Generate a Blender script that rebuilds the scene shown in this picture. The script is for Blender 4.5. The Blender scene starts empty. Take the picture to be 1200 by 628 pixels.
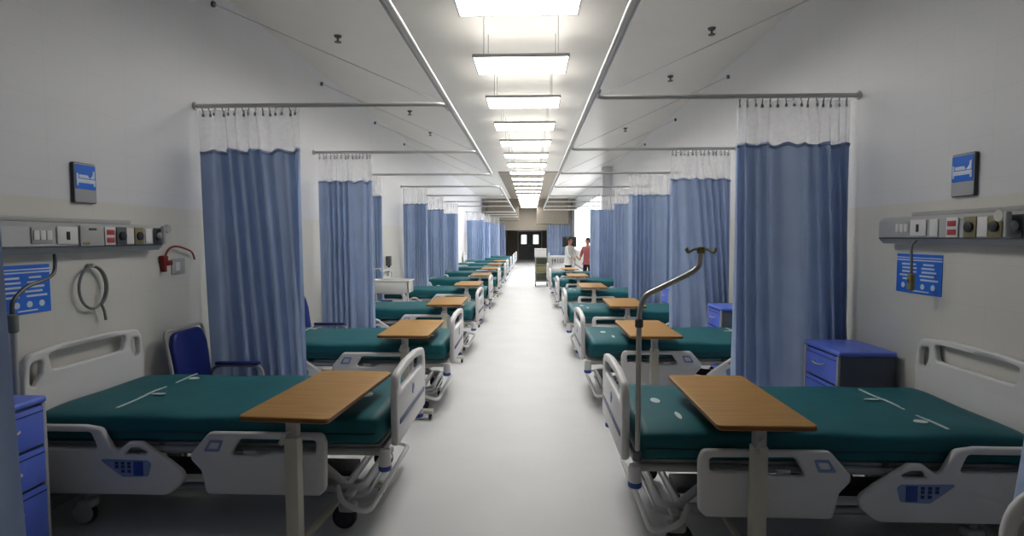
import bpy, bmesh, math, random
from mathutils import Vector, Matrix, noise
PI = math.pi
SC = bpy.context.scene
COL = SC.collection
random.seed(7)

# ------------------------------------------------------------------ materials
def lin(r, g, b):
    f = lambda c: (c/12.92 if c <= 0.04045 else ((c+0.055)/1.055)**2.4)
    return (f(r/255), f(g/255), f(b/255), 1)

def mat(name, rgb, rough=0.5, metal=0.0, var=0.06, scale=6.0, bump=0.0, bscale=40.0, spec=0.5, coat=0.0, stretch=(1, 1, 1)):
    m = bpy.data.materials.new(name); m.use_nodes = True
    nt = m.node_tree; N = nt.nodes; L = nt.links
    b = N['Principled BSDF']
    b.inputs['Roughness'].default_value = rough
    b.inputs['Metallic'].default_value = metal
    b.inputs['Specular IOR Level'].default_value = spec
    b.inputs['Coat Weight'].default_value = coat
    c = lin(*rgb)
    tc = N.new('ShaderNodeTexCoord'); mp = N.new('ShaderNodeMapping'); mp.inputs['Scale'].default_value = stretch
    L.new(tc.outputs['Object'], mp.inputs['Vector'])
    nz = N.new('ShaderNodeTexNoise'); nz.inputs['Scale'].default_value = scale; nz.inputs['Detail'].default_value = 4
    L.new(mp.outputs[0], nz.inputs['Vector'])
    rp = N.new('ShaderNodeValToRGB')
    rp.color_ramp.elements[0].position = 0.3; rp.color_ramp.elements[1].position = 0.7
    rp.color_ramp.elements[0].color = [x*(1-var) for x in c[:3]]+[1]
    rp.color_ramp.elements[1].color = [min(1, x*(1+var)) for x in c[:3]]+[1]
    L.new(nz.outputs['Fac'], rp.inputs['Fac']); L.new(rp.outputs['Color'], b.inputs['Base Color'])
    if bump:
        n2 = N.new('ShaderNodeTexNoise'); n2.inputs['Scale'].default_value = bscale; n2.inputs['Detail'].default_value = 3
        L.new(mp.outputs[0], n2.inputs['Vector'])
        bp = N.new('ShaderNodeBump'); bp.inputs['Strength'].default_value = bump; bp.inputs['Distance'].default_value = 0.01
        L.new(n2.outputs['Fac'], bp.inputs['Height']); L.new(bp.outputs['Normal'], b.inputs['Normal'])
    return m

def emis(name, rgb, strength):
    m = bpy.data.materials.new(name); m.use_nodes = True
    b = m.node_tree.nodes['Principled BSDF']
    b.inputs['Base Color'].default_value = lin(*rgb)
    b.inputs['Emission Color'].default_value = lin(*rgb)
    b.inputs['Emission Strength'].default_value = strength
    return m

def wood_mat():
    m = mat('wood_laminate', (174, 130, 62), 0.45, var=0.14, scale=3.0, stretch=(1.2, 14, 8))
    return m

def net_mat():
    m = bpy.data.materials.new('white_net'); m.use_nodes = True
    nt = m.node_tree; N = nt.nodes; L = nt.links
    N.remove(N['Principled BSDF']); out = N['Material Output']
    d = N.new('ShaderNodeBsdfDiffuse'); d.inputs['Color'].default_value = lin(244, 244, 248)
    t = N.new('ShaderNodeBsdfTranslucent'); t.inputs['Color'].default_value = lin(240, 240, 245)
    tr = N.new('ShaderNodeBsdfTransparent')
    m1 = N.new('ShaderNodeMixShader'); m1.inputs[0].default_value = 0.4
    L.new(d.outputs[0], m1.inputs[1]); L.new(t.outputs[0], m1.inputs[2])
    tc = N.new('ShaderNodeTexCoord'); nz = N.new('ShaderNodeTexNoise'); nz.inputs['Scale'].default_value = 30
    mp = N.new('ShaderNodeMath'); mp.operation = 'MULTIPLY_ADD'; mp.inputs[1].default_value = 0.12; mp.inputs[2].default_value = 0.38
    L.new(tc.outputs['Object'], nz.inputs['Vector']); L.new(nz.outputs['Fac'], mp.inputs[0])
    m2 = N.new('ShaderNodeMixShader')
    L.new(mp.outputs[0], m2.inputs[0]); L.new(tr.outputs[0], m2.inputs[1]); L.new(m1.outputs[0], m2.inputs[2])
    L.new(m2.outputs[0], out.inputs['Surface'])
    return m

def curtain_mat():
    m = mat('curtain_cloth', (172, 190, 222), 0.9, var=0.05, scale=4, bump=0.15, bscale=180, spec=0.1)
    b = m.node_tree.nodes['Principled BSDF']
    nt = m.node_tree; out = nt.nodes['Material Output']
    tl = nt.nodes.new('ShaderNodeBsdfTranslucent'); mx = nt.nodes.new('ShaderNodeMixShader'); mx.inputs[0].default_value = 0.27
    nt.links.new(b.inputs['Base Color'].links[0].from_socket, tl.inputs['Color'])
    nt.links.new(b.outputs[0], mx.inputs[1]); nt.links.new(tl.outputs[0], mx.inputs[2]); nt.links.new(mx.outputs[0], out.inputs['Surface'])
    return m

def wall_mat():
    """upper cool white paint with a faint tile joint, lower cream dado: two real finishes split at the dado height"""
    m = bpy.data.materials.new('wall_finish'); m.use_nodes = True
    nt = m.node_tree; N = nt.nodes; L = nt.links; b = N['Principled BSDF']
    b.inputs['Roughness'].default_value = 0.45
    g = N.new('ShaderNodeNewGeometry'); s = N.new('ShaderNodeSeparateXYZ'); L.new(g.outputs['Position'], s.inputs[0])
    gt = N.new('ShaderNodeMath'); gt.operation = 'GREATER_THAN'; gt.inputs[1].default_value = 1.90; L.new(s.outputs['Z'], gt.inputs[0])
    nz = N.new('ShaderNodeTexNoise'); nz.inputs['Scale'].default_value = 1.7; nz.inputs['Detail'].default_value = 5
    L.new(g.outputs['Position'], nz.inputs['Vector'])
    up = N.new('ShaderNodeMixRGB'); up.inputs[1].default_value = lin(218, 219, 224); up.inputs[2].default_value = lin(224, 225, 229)
    lo = N.new('ShaderNodeMixRGB'); lo.inputs[1].default_value = lin(214, 213, 207); lo.inputs[2].default_value = lin(219, 217, 211)
    L.new(nz.outputs['Fac'], up.inputs[0]); L.new(nz.outputs['Fac'], lo.inputs[0])
    mx = N.new('ShaderNodeMixRGB'); L.new(gt.outputs[0], mx.inputs[0]); L.new(lo.outputs[0], mx.inputs[1]); L.new(up.outputs[0], mx.inputs[2])
    # tile joints
    cb = N.new('ShaderNodeCombineXYZ'); L.new(s.outputs['Y'], cb.inputs[0]); L.new(s.outputs['Z'], cb.inputs[1])
    br = N.new('ShaderNodeTexBrick'); br.offset = 0
    br.inputs['Color1'].default_value = br.inputs['Color2'].default_value = (1, 1, 1, 1); br.inputs['Mortar'].default_value = (0.955, 0.955, 0.955, 1)
    br.inputs['Scale'].default_value = 1; br.inputs['Mortar Size'].default_value = 0.003; br.inputs['Brick Width'].default_value = 0.33; br.inputs['Row Height'].default_value = 0.25
    L.new(cb.outputs[0], br.inputs['Vector'])
    ml = N.new('ShaderNodeMixRGB'); ml.blend_type = 'MULTIPLY'; ml.inputs[0].default_value = 1
    L.new(mx.outputs[0], ml.inputs[1]); L.new(br.outputs['Color'], ml.inputs[2]); L.new(ml.outputs[0], b.inputs['Base Color'])
    return m

M = {
 'wall': wall_mat(),
 'endwall': mat('end_wall_shaded', (172, 164, 150), 0.6, var=0.03),  # grey-brown carries the shadow on the end wall
 'bulk': mat('unlit_taupe', (122, 114, 102), 0.7, var=0.05),  # unlit darkness of the far bulkheads put into the base colour
 'ceil': mat('ceiling_panel', (228, 225, 219), 0.38, var=0.02, scale=1.5, spec=0.6),
 'floor': mat('vinyl_floor', (208, 209, 211), 0.5, var=0.03, scale=2.2, spec=0.3),
 'white': mat('white_plastic', (222, 221, 222), 0.4, var=0.02),
 'cream': mat('cream_powder_coat', (200, 197, 182), 0.45, var=0.03),
 'greywhite': mat('grey_enamel', (172, 173, 172), 0.5, var=0.05),
 'dark': mat('dark_metal', (52, 54, 58), 0.5, var=0.1),
 'rubber': mat('black_rubber', (38, 38, 42), 0.7, var=0.1),
 'teal': mat('teal_vinyl', (22, 94, 103), 0.55, var=0.10, scale=3, bump=0.25, bscale=9, spec=0.3),
 'tealseam': mat('teal_seam', (8, 70, 76), 0.5, var=0.06),
 'print': mat('white_print', (190, 205, 205), 0.6, var=0.02),
 'blueplate': mat('pale_blue_panel', (128, 150, 196), 0.4, var=0.04),
 'bluekey': mat('deep_blue_key', (40, 74, 160), 0.4, var=0.06),
 'bluestripe': mat('navy_stripe', (36, 54, 110), 0.4, var=0.05),
 'cab': mat('cobalt_plastic', (94, 120, 226), 0.45, var=0.05),
 'cabtop': mat('cobalt_top', (100, 126, 228), 0.4, var=0.04),
 'cabdark': mat('slate_panel', (84, 92, 110), 0.5, var=0.05),
 'navy': mat('navy_vinyl', (22, 40, 118), 0.45, var=0.08, scale=5, bump=0.1),
 'chrome': mat('brushed_steel', (192, 190, 184), 0.32, metal=0.55, var=0.05),
 'rail': mat('aluminium_track', (188, 188, 186), 0.35, metal=0.35, var=0.05),
 'steelgrey': mat('grey_metal', (182, 184, 186), 0.42, metal=0.35, var=0.05),
 'steeldark': mat('dark_grey_metal', (92, 96, 100), 0.45, metal=0.4, var=0.06),
 'wood': wood_mat(),
 'woodedge': mat('wood_edge_band', (120, 76, 38), 0.5, var=0.1),
 'cloth': curtain_mat(),
 'net': net_mat(),
 'hook': mat('hook_grey', (120, 122, 126), 0.5, var=0.05),
 'signblue': mat('sign_blue', (40, 118, 232), 0.4, var=0.05),
 'signwhite': mat('sign_white', (215, 228, 245), 0.5, var=0.02),
 'signgrey': mat('sign_grey', (170, 172, 176), 0.5, var=0.04),
 'signedge': mat('sign_edge', (58, 60, 70), 0.5, var=0.06),
 'red': mat('red_plastic', (132, 30, 26), 0.45, var=0.08),
 'redsock': mat('red_socket', (176, 62, 70), 0.5, var=0.05),
 'olive': mat('olive_plastic', (136, 130, 92), 0.5, var=0.06),
 'hose': mat('grey_hose', (122, 128, 126), 0.55, var=0.08),
 'cable': mat('black_cable', (28, 30, 36), 0.5, var=0.05),
 'porcelain': mat('porcelain', (226, 226, 222), 0.2, var=0.02),
 'linen': mat('white_linen', (232, 230, 232), 0.85, var=0.03),
 'shelf': mat('greenish_grey_steel', (132, 138, 120), 0.45, var=0.08),
 'skin': mat('skin', (186, 138, 112), 0.55, var=0.04),
 'hair': mat('black_hair', (28, 24, 24), 0.6, var=0.1),
 'coat': mat('white_coat', (222, 222, 222), 0.8, var=0.03),
 'redtop': mat('dusty_red_cloth', (168, 92, 96), 0.85, var=0.06),
 'darkcloth': mat('dark_cloth', (34, 36, 52), 0.85, var=0.08),
 'blind': mat('blind_fabric', (240, 240, 236), 0.8, var=0.02),
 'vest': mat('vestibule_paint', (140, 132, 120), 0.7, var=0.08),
 'doorgrey': mat('door_laminate', (122, 124, 126), 0.55, var=0.08),
 'base': mat('baseboard_vinyl', (150, 150, 148), 0.5, var=0.04),
 'lamp': emis('lamp_diffuser', (255, 252, 246), 15.0),
 'upfill': emis('ceiling_fill_glow', (255, 252, 246), 0.4),  # added upward glow that lifts the ceiling brightness
 'day': emis('daylight_pane', (245, 248, 255), 5.0),
 'dimday': emis('dim_pane', (200, 205, 205), 2.0),
}

# ------------------------------------------------------------------ mesh helpers
class MB:
    def __init__(s): s.bm = bmesh.new()
    def add(s, other, mtx=None):
        me = bpy.data.meshes.new('tmp'); other.to_mesh(me); other.free()
        if mtx is not None: me.transform(mtx)
        s.bm.from_mesh(me); bpy.data.meshes.remove(me); return s
    def box(s, x0, x1, y0, y1, z0, z1, bev=0.0, seg=2, mtx=None):
        b = bmesh.new(); bmesh.ops.create_cube(b, size=1)
        for v in b.verts:
            v.co = Vector(((x0+x1)/2+v.co.x*(x1-x0), (y0+y1)/2+v.co.y*(y1-y0), (z0+z1)/2+v.co.z*(z1-z0)))
        if bev: bmesh.ops.bevel(b, geom=b.edges[:]+b.verts[:], offset=bev, segments=seg, affect='EDGES', profile=0.5)
        return s.add(b, mtx)
    def lathe(s, prof, seg=20, mtx=None):
        b = bmesh.new(); rings = []
        for r, z in prof:
            if r < 1e-6: rings.append([b.verts.new((0, 0, z))])
            else: rings.append([b.verts.new((r*math.cos(2*PI*i/seg), r*math.sin(2*PI*i/seg), z)) for i in range(seg)])
        for A, B in zip(rings, rings[1:]):
            for i in range(seg):
                j = (i+1) % seg
                if len(A) == 1 and len(B) == 1: continue
                if len(A) == 1: b.faces.new((A[0], B[i], B[j]))
                elif len(B) == 1: b.faces.new((A[i], A[j], B[0]))
                else: b.faces.new((A[i], A[j], B[j], B[i]))
        if len(rings[0]) > 1: b.faces.new(rings[0][::-1])
        if len(rings[-1]) > 1: b.faces.new(rings[-1])
        bmesh.ops.recalc_face_normals(b, faces=b.faces[:])
        return s.add(b, mtx)
    def cyl(s, p, q, r, seg=16):
        p, q = Vector(p), Vector(q); d = q-p
        m = Matrix.Translation(p) @ d.to_track_quat('Z', 'Y').to_matrix().to_4x4()
        h = d.length; e = min(r*0.25, h*0.25)
        return s.lathe([(r-e, 0), (r, e), (r, h-e), (r-e, h)], seg, m)
    def tube(s, pts, r, seg=10, closed=False, flat=1.0):
        b = bmesh.new(); P = [Vector(p) for p in pts]; n = len(P)
        T = []
        for i in range(n):
            if closed: t = P[(i+1) % n]-P[i-1]
            else: t = P[min(i+1, n-1)]-P[max(i-1, 0)]
            T.append(t.normalized())
        ref = Vector((0, 0, 1)) if abs(T[0].z) < 0.9 else Vector((1, 0, 0))
        nrm = (ref-T[0]*ref.dot(T[0])).normalized(); rings = []
        for i in range(n):
            nrm = (nrm-T[i]*nrm.dot(T[i])).normalized(); bn = T[i].cross(nrm)
            rr = r[i] if isinstance(r, (list, tuple)) else r
            rings.append([b.verts.new(P[i]+nrm*math.cos(2*PI*k/seg)*rr*flat+bn*math.sin(2*PI*k/seg)*rr) for k in range(seg)])
        rg = range(n) if closed else range(n-1)
        for i in rg:
            A, B = rings[i], rings[(i+1) % n]
            for k in range(seg):
                j = (k+1) % seg; b.faces.new((A[k], A[j], B[j], B[k]))
        if not closed:
            b.faces.new(rings[0][::-1]); b.faces.new(rings[-1])
        bmesh.ops.recalc_face_normals(b, faces=b.faces[:])
        return s.add(b)
    def ball(s, c, r, sx=1, sy=1, sz=1, seg=16):
        b = bmesh.new(); bmesh.ops.create_uvsphere(b, u_segments=seg, v_segments=max(6, seg//2), radius=r)
        return s.add(b, Matrix.Translation(Vector(c)) @ Matrix.Diagonal((sx, sy, sz, 1)))
    def plate(s, outer, holes=(), thick=0.03, bev=0.006, mtx=None):
        """2D outline (x,y) with holes, extruded along z around 0"""
        cu = bpy.data.curves.new('tmp', 'CURVE'); cu.dimensions = '2D'; cu.fill_mode = 'BOTH'
        cu.extrude = max(thick/2-bev, 0.0002); cu.bevel_depth = bev; cu.bevel_resolution = 2; cu.offset = -bev
        for poly in [outer]+list(holes):
            sp = cu.splines.new('POLY'); sp.points.add(len(poly)-1)
            for p, q in zip(sp.points, poly): p.co = (q[0], q[1], 0, 1)
            sp.use_cyclic_u = True
        o = bpy.data.objects.new('tmp', cu); COL.objects.link(o)
        bpy.context.view_layer.update()
        me = bpy.data.meshes.new_from_object(o.evaluated_get(bpy.context.evaluated_depsgraph_get()))
        bpy.data.objects.remove(o); bpy.data.curves.remove(cu)
        me.materials.clear()
        if mtx is not None: me.transform(mtx)
        b = bmesh.new(); b.from_mesh(me); bpy.data.meshes.remove(me)
        bmesh.ops.remove_doubles(b, verts=b.verts[:], dist=1e-5)
        bmesh.ops.recalc_face_normals(b, faces=b.faces[:])
        return s.add(b)
    def grid(s, f, nu, nv, closed_u=False):
        b = bmesh.new()
        V = [[b.verts.new(f(i/nu, j/nv)) for i in range(nu+(0 if closed_u else 1))] for j in range(nv+1)]
        for j in range(nv):
            for i in range(nu):
                k = (i+1) % nu if closed_u else i+1
                b.faces.new((V[j][i], V[j][k], V[j+1][k], V[j+1][i]))
        return s.add(b)
    def obj(s, name, m, parent=None, smooth=True, angle=40):
        me = bpy.data.meshes.new(name); s.bm.to_mesh(me); s.bm.free()
        for f in me.polygons: f.material_index = 0
        me.materials.append(M[m] if isinstance(m, str) else m)
        if smooth:
            me.shade_smooth(); me.set_sharp_from_angle(angle=math.radians(angle))
        o = bpy.data.objects.new(name, me); COL.objects.link(o)
        if parent: o.parent = parent
        return o

# plate laid in the XZ plane (thickness along Y), in the YZ plane (thickness along X)
XZ = Matrix(((1, 0, 0, 0), (0, 0, 1, 0), (0, 1, 0, 0), (0, 0, 0, 1)))
YZ = Matrix(((0, 0, 1, 0), (1, 0, 0, 0), (0, 1, 0, 0), (0, 0, 0, 1)))
T = lambda x, y, z: Matrix.Translation((x, y, z))

def rpoly(pts, r=0.03, n=5):
    out = []; N = len(pts)
    for i in range(N):
        p = Vector(pts[i][:2]); a = Vector(pts[i-1][:2]); c = Vector(pts[(i+1) % N][:2])
        rr = pts[i][2] if len(pts[i]) > 2 else r
        u = (a-p); v = (c-p); lu, lv = u.length, v.length; u.normalize(); v.normalize()
        ang = u.angle(v)
        if rr < 1e-5 or abs(ang-PI) < 0.02: out.append(tuple(p)); continue
        d = min(rr/math.tan(ang/2), lu*0.48, lv*0.48)
        p0, p1 = p+u*d, p+v*d
        for k in range(n+1):
            t = k/n; q = p0*(1-t)**2+p*2*t*(1-t)+p1*t*t; out.append((q.x, q.y))
    return out
def rrect(x0, x1, y0, y1, r, n=5): return rpoly([(x0, y0), (x1, y0), (x1, y1), (x0, y1)], r, n)
def fillet(pts, r, n=6, closed=False):
    P = [Vector(p) for p in pts]; out = []; N = len(P)
    for i in range(N):
        if not closed and i in (0, N-1): out.append(P[i]); continue
        p, a, c = P[i], P[i-1], P[(i+1) % N]
        u, v = a-p, c-p; lu, lv = u.length, v.length; u.normalize(); v.normalize()
        d = min(r, lu*0.48, lv*0.48)
        for k in range(n+1):
            t = k/n; out.append((p+u*d)*(1-t)**2+p*2*t*(1-t)+(p+v*d)*t*t)
    return out
def smooth_path(pts, n=8):
    P = [Vector(p) for p in pts]; out = []
    for i in range(len(P)-1):
        p0, p1, p2, p3 = P[max(i-1, 0)], P[i], P[i+1], P[min(i+2, len(P)-1)]
        for k in range(n):
            t = k/n
            out.append(0.5*((2*p1)+(p2-p0)*t+(2*p0-5*p1+4*p2-p3)*t*t+(3*p1-p0-3*p2+p3)*t**3))
    out.append(P[-1]); return out

def tag(o, label, cat, group=None):
    o['label'] = label; o['category'] = cat
    if group: o['group'] = group
    return o
def thing(name, label, cat, loc=(0, 0, 0), rz=0, group=None):
    o = bpy.data.objects.new(name, None); COL.objects.link(o); o.empty_display_size = 0.1
    o.location = loc; o.rotation_euler = (0, 0, rz)
    return tag(o, label, cat, group)
def struct(o): o['kind'] = 'structure'; return o
def copy_tree(o, parent=None):
    c = o.copy(); COL.objects.link(c)
    if parent: c.parent = parent
    for ch in list(o.children): copy_tree(ch, c)
    return c
ORD = ['first', 'second', 'third', 'fourth', 'fifth', 'sixth', 'seventh', 'eighth', 'ninth', 'tenth', 'eleventh', 'twelfth', 'thirteenth',
       'fourteenth', 'fifteenth', 'sixteenth', 'seventeenth', 'eighteenth', 'nineteenth', 'twentieth']

# ------------------------------------------------------------------ camera
F = 650.0
cam = bpy.data.cameras.new('camera'); co = bpy.data.objects.new('camera', cam); COL.objects.link(co)
cam.sensor_width = 36; cam.lens = F/1200*36; cam.clip_start = 0.05; cam.clip_end = 200
CH = 1.66
co.location = (0, 0, CH)
co.rotation_euler = (math.radians(90-3.168), 0, math.radians(1.9385))
SC.camera = co

# ------------------------------------------------------------------ room
XL, XR, ZC, YB, YE = -2.93, 2.64, 3.95, -2.5, 36.0
struct(MB().box(XL-0.2, XR+0.2, YB-0.2, 42.2, -0.1, 0).obj('floor', 'floor', smooth=False))
struct(MB().box(XL-0.2, XR+0.2, YB-0.2, YE, ZC, ZC+0.1).obj('ceiling', 'ceil', smooth=False))
struct(MB().box(XL-0.15, XL, YB, YE, 0, ZC).obj('wall_left', 'wall', smooth=False))
WIN = [(21.0, 24.4), (25.0, 28.4), (29.0, 32.4)]
w = MB(); y = YB
for a, b in WIN:
    w.box(XR, XR+0.15, y, a, 0, ZC); w.box(XR, XR+0.15, a, b, 0, 0.9); w.box(XR, XR+0.15, a, b, 3.3, ZC); y = b
w.box(XR, XR+0.15, y, YE, 0, ZC)
struct(w.obj('wall_right', 'wall', smooth=False))
struct(MB().box(XL-0.15, XR+0.15, YB-0.15, YB, 0, ZC).obj('wall_back', 'wall', smooth=False))
ox0, ox1, oz = -1.75, 1.62, 2.1
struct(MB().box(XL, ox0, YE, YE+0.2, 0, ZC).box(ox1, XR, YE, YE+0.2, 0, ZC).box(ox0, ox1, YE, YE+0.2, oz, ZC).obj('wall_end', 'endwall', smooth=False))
struct(MB().box(ox0-0.2, ox0, YE+0.2, 42, 0, 2.6).box(ox1, ox1+0.2, YE+0.2, 42, 0, 2.6).box(ox0-0.2, ox1+0.2, 42, 42.2, 0, 2.6).obj('wall_vestibule', 'vest', smooth=False))
struct(MB().box(ox0-0.2, ox1+0.2, YE+0.2, 42.2, 2.6, 2.7).obj('ceiling_vestibule', 'vest', smooth=False))
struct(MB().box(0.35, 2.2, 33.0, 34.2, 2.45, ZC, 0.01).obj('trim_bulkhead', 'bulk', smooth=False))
struct(MB().box(-1.15, 0.95, 19.5, 33.0, ZC-0.02, ZC-0.001).obj('dark_ceiling_strip', 'bulk', smooth=False))  # thin sheet added to make the far aisle ceiling darker
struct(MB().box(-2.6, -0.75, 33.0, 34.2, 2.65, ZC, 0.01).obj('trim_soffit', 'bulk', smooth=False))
struct(MB().box(XR-0.3, XR, 18.3, 18.75, 0, ZC, 0.01).obj('trim_pilaster', 'wall', smooth=False))
for n, x0, x1 in (('left', XL, XL+0.012), ('right', XR-0.012, XR)):
    b = MB()
    b.box(x0, x1, YB, 18.3 if n == 'right' else YE, 0, 0.1)
    if n == 'right': b.box(x0, x1, 18.75, YE, 0, 0.1)
    struct(b.obj('baseboard_'+n, 'base', smooth=False))
for i, (a, b) in enumerate(WIN):
    r = bpy.data.objects.new('window_%d' % (i+1), None); COL.objects.link(r); r.location = (XR, (a+b)/2, 0.9); r['kind'] = 'structure'
    hw = (b-a)/2; H = 2.4
    f = MB()
    for p in ((-hw, -hw+0.06), (hw-0.06, hw), (-0.03, 0.03)): f.box(0.02, 0.1, p[0], p[1], 0, H)
    f.box(0.02, 0.1, -hw, hw, 0, 0.06).box(0.02, 0.1, -hw, hw, H-0.06, H)
    f.obj('window_frame', 'white', r, False)
    MB().box(0.05, 0.06, -hw+0.05, hw-0.05, 0.05, H-0.05).obj('window_pane', 'day', r, False)
    bl = MB(); n = 22
    for k in range(n):
        yy = -hw+0.05+(2*hw-0.1)*(k+0.5)/n
        bl.box(-0.055, 0.055, -0.0015, 0.0015, 0.08, H-0.1, mtx=T(-0.065, yy, 0) @ Matrix.Rotation(math.radians(35), 4, 'Z'))
    bl.obj('blind_slat', 'blind', r, False)
    MB().box(-0.1, -0.02, -hw, hw, H-0.08, H, 0.01).obj('blind_headrail', 'white', r, False)
dr = bpy.data.objects.new('door_1', None); COL.objects.link(dr); dr.location = (-0.07, 41.93, 0); dr['kind'] = 'structure'
for s in (-1, 1):
    MB().plate(rrect(0.01, 0.85, 0.01, 2.05, 0.01), [rrect(0.25, 0.65, 1.15, 1.85, 0.02)], 0.05, 0.004, T(0, 0, 0) @ XZ @ Matrix.Diagonal((s, 1, 1, 1))).obj('door_leaf', 'doorgrey', dr, False)
    MB().box(s*0.24, s*0.66, -0.01, 0.01, 1.14, 1.86).obj('door_glass', 'dimday', dr, False)
    MB().cyl((s*0.08, -0.05, 0.9), (s*0.08, -0.05, 1.2), 0.014).obj('door_handle', 'chrome', dr)
MB().box(-0.93, -0.86, -0.06, 0.05, 0, 2.1).box(0.86, 0.93, -0.06, 0.05, 0, 2.1).box(-0.93, 0.93, -0.06, 0.05, 2.07, 2.14).obj('door_frame', 'white', dr, False)

# ------------------------------------------------------------------ ceiling lights
LX0, LX1, LZ = -0.605, 0.395, 3.5
for i in range(19):
    y0 = 4.12+i*1.66
    t = thing('ceiling_light', 'suspended rectangular light panel, %s of the central row counted from the front' % ORD[i], 'light', ((LX0+LX1)/2, y0+0.31, LZ), 0, 'light panels hung in a row over the aisle')
    fr = MB().plate(rrect(-0.5, 0.5, -0.31, 0.31, 0.01), [rrect(-0.485, 0.485, -0.295, 0.295, 0.005)], 0.035, 0.002, T(0, 0, 0.02))
    MB().box(-0.45, 0.45, -0.26, 0.26, 0.028, 0.036).obj('ceiling_fill', 'upfill', t, False)  # glowing top plate added to brighten the ceiling
    fr.obj('frame', 'steelgrey', t, False)
    MB().box(-0.486, 0.486, -0.296, 0.296, 0.005, 0.026).obj('diffuser', 'lamp', t, False)
    for sx in (-0.38, 0.38):
        for sy in (-0.302, 0.302):
            MB().cyl((sx, sy, 0.03), (sx, sy, ZC-LZ), 0.0028, 6).obj('wire', 'steeldark', t)
# made-up fill panel, added to lighten the vestibule
t = thing('ceiling_light', 'small added fill light inside the dark end doorway', 'light', (-0.3, 39.0, 2.55))
MB().box(-0.3, 0.3, -0.3, 0.3, 0.0, 0.05, 0.004).obj('frame', 'steelgrey', t, False)
MB().box(-0.27, 0.27, -0.27, 0.27, -0.008, 0.0).obj('diffuser', 'dimday', t, False)

# ceiling sprinkler heads
for side, xs, Ys in (('left', -2.2, (6.38, 10.14, 12.2)), ('right', 1.98, (6.29, 8.1, 11.86))):
    for i, yy in enumerate(Ys):
        o = MB().lathe([(0.001, -0.075), (0.035, -0.075), (0.04, -0.068), (0.012, -0.06), (0.012, -0.03), (0.035, -0.02), (0.045, 0.0)], 16).obj('ceiling_sprinkler', 'steeldark')
        o.location = (xs, yy, ZC)
        tag(o, 'small grey sprinkler head on the %s half of the ceiling, %s from the front' % (side, ORD[i]), 'sprinkler', 'sprinkler heads dotted on the ceiling')

# ------------------------------------------------------------------ curtain tracks and curtains
ZR = 2.80
RXL, RXR = -0.705, 0.5
YL = [2.12, 4.80, 7.45, 10.1, 12.5, 15.2, 17.8, 20.4, 25.0, 28.0, 31.0]
YR = [1.95, 4.62, 7.3, 10.0, 12.7, 15.4, 18.0, 20.6, 23.2]
def long_rail(x, y0, y1, label):
    t = thing('ceiling_track', label, 'curtain track', (x, (y0+y1)/2, ZR))
    h = (y1-y0)/2
    MB().tube([(0, -h, 0), (0, 0, 0), (0, h, 0)], 0.025, 12).obj('track_tube', 'rail', t)
long_rail(RXL, -1.0, 9.95, 'long straight steel curtain track beside the lights on the left of the aisle')
long_rail(RXR, -1.0, 22.0, 'long straight steel curtain track beside the lights on the right of the aisle')
long_rail(RXL, 12.75, 25.0, 'farther steel track edging the left bays beyond the first long one')
def cross_rail(x_wall, x_in, Y, dirY, label, detail=True):
    t = thing('curtain_rail', label, 'curtain rail', (x_wall, Y, ZR), 0, 'curtain rails reaching from wall to aisle')
    s = 1 if x_in > x_wall else -1; L = abs(x_in-x_wall)-0.03
    MB().tube(fillet([(s*0.012, 0, 0), (s*0.9, 0, 0), (s*L, 0, 0), (s*L, dirY*0.2, 0)], 0.17, 8), 0.019, 12).obj('rail_tube', 'rail', t)
    MB().cyl((0.0, 0, 0), (s*0.02, 0, 0), 0.034, 16).obj('wall_flange', 'rail', t)
    if detail:
        yA = 0.32
        MB().cyl((s*0.01, yA, 1.0), (s*(L-0.05), 0, 0.02), 0.0035, 6).obj('stay_wire', 'steelgrey', t)
        MB().cyl((0, yA, 1.0), (s*0.03, yA, 0.99), 0.028, 12).obj('anchor', 'steeldark', t)
for i, Y in enumerate(YL): cross_rail(XL, RXL, Y, 1, 'grey curtain rail from the left wall to the aisle, %s from the front' % ORD[i], i < 5)
for i, Y in enumerate(YR): cross_rail(XR, RXR, Y, -1, 'grey curtain rail from the right wall to the aisle, %s from the front' % ORD[i], i < 5)

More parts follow.
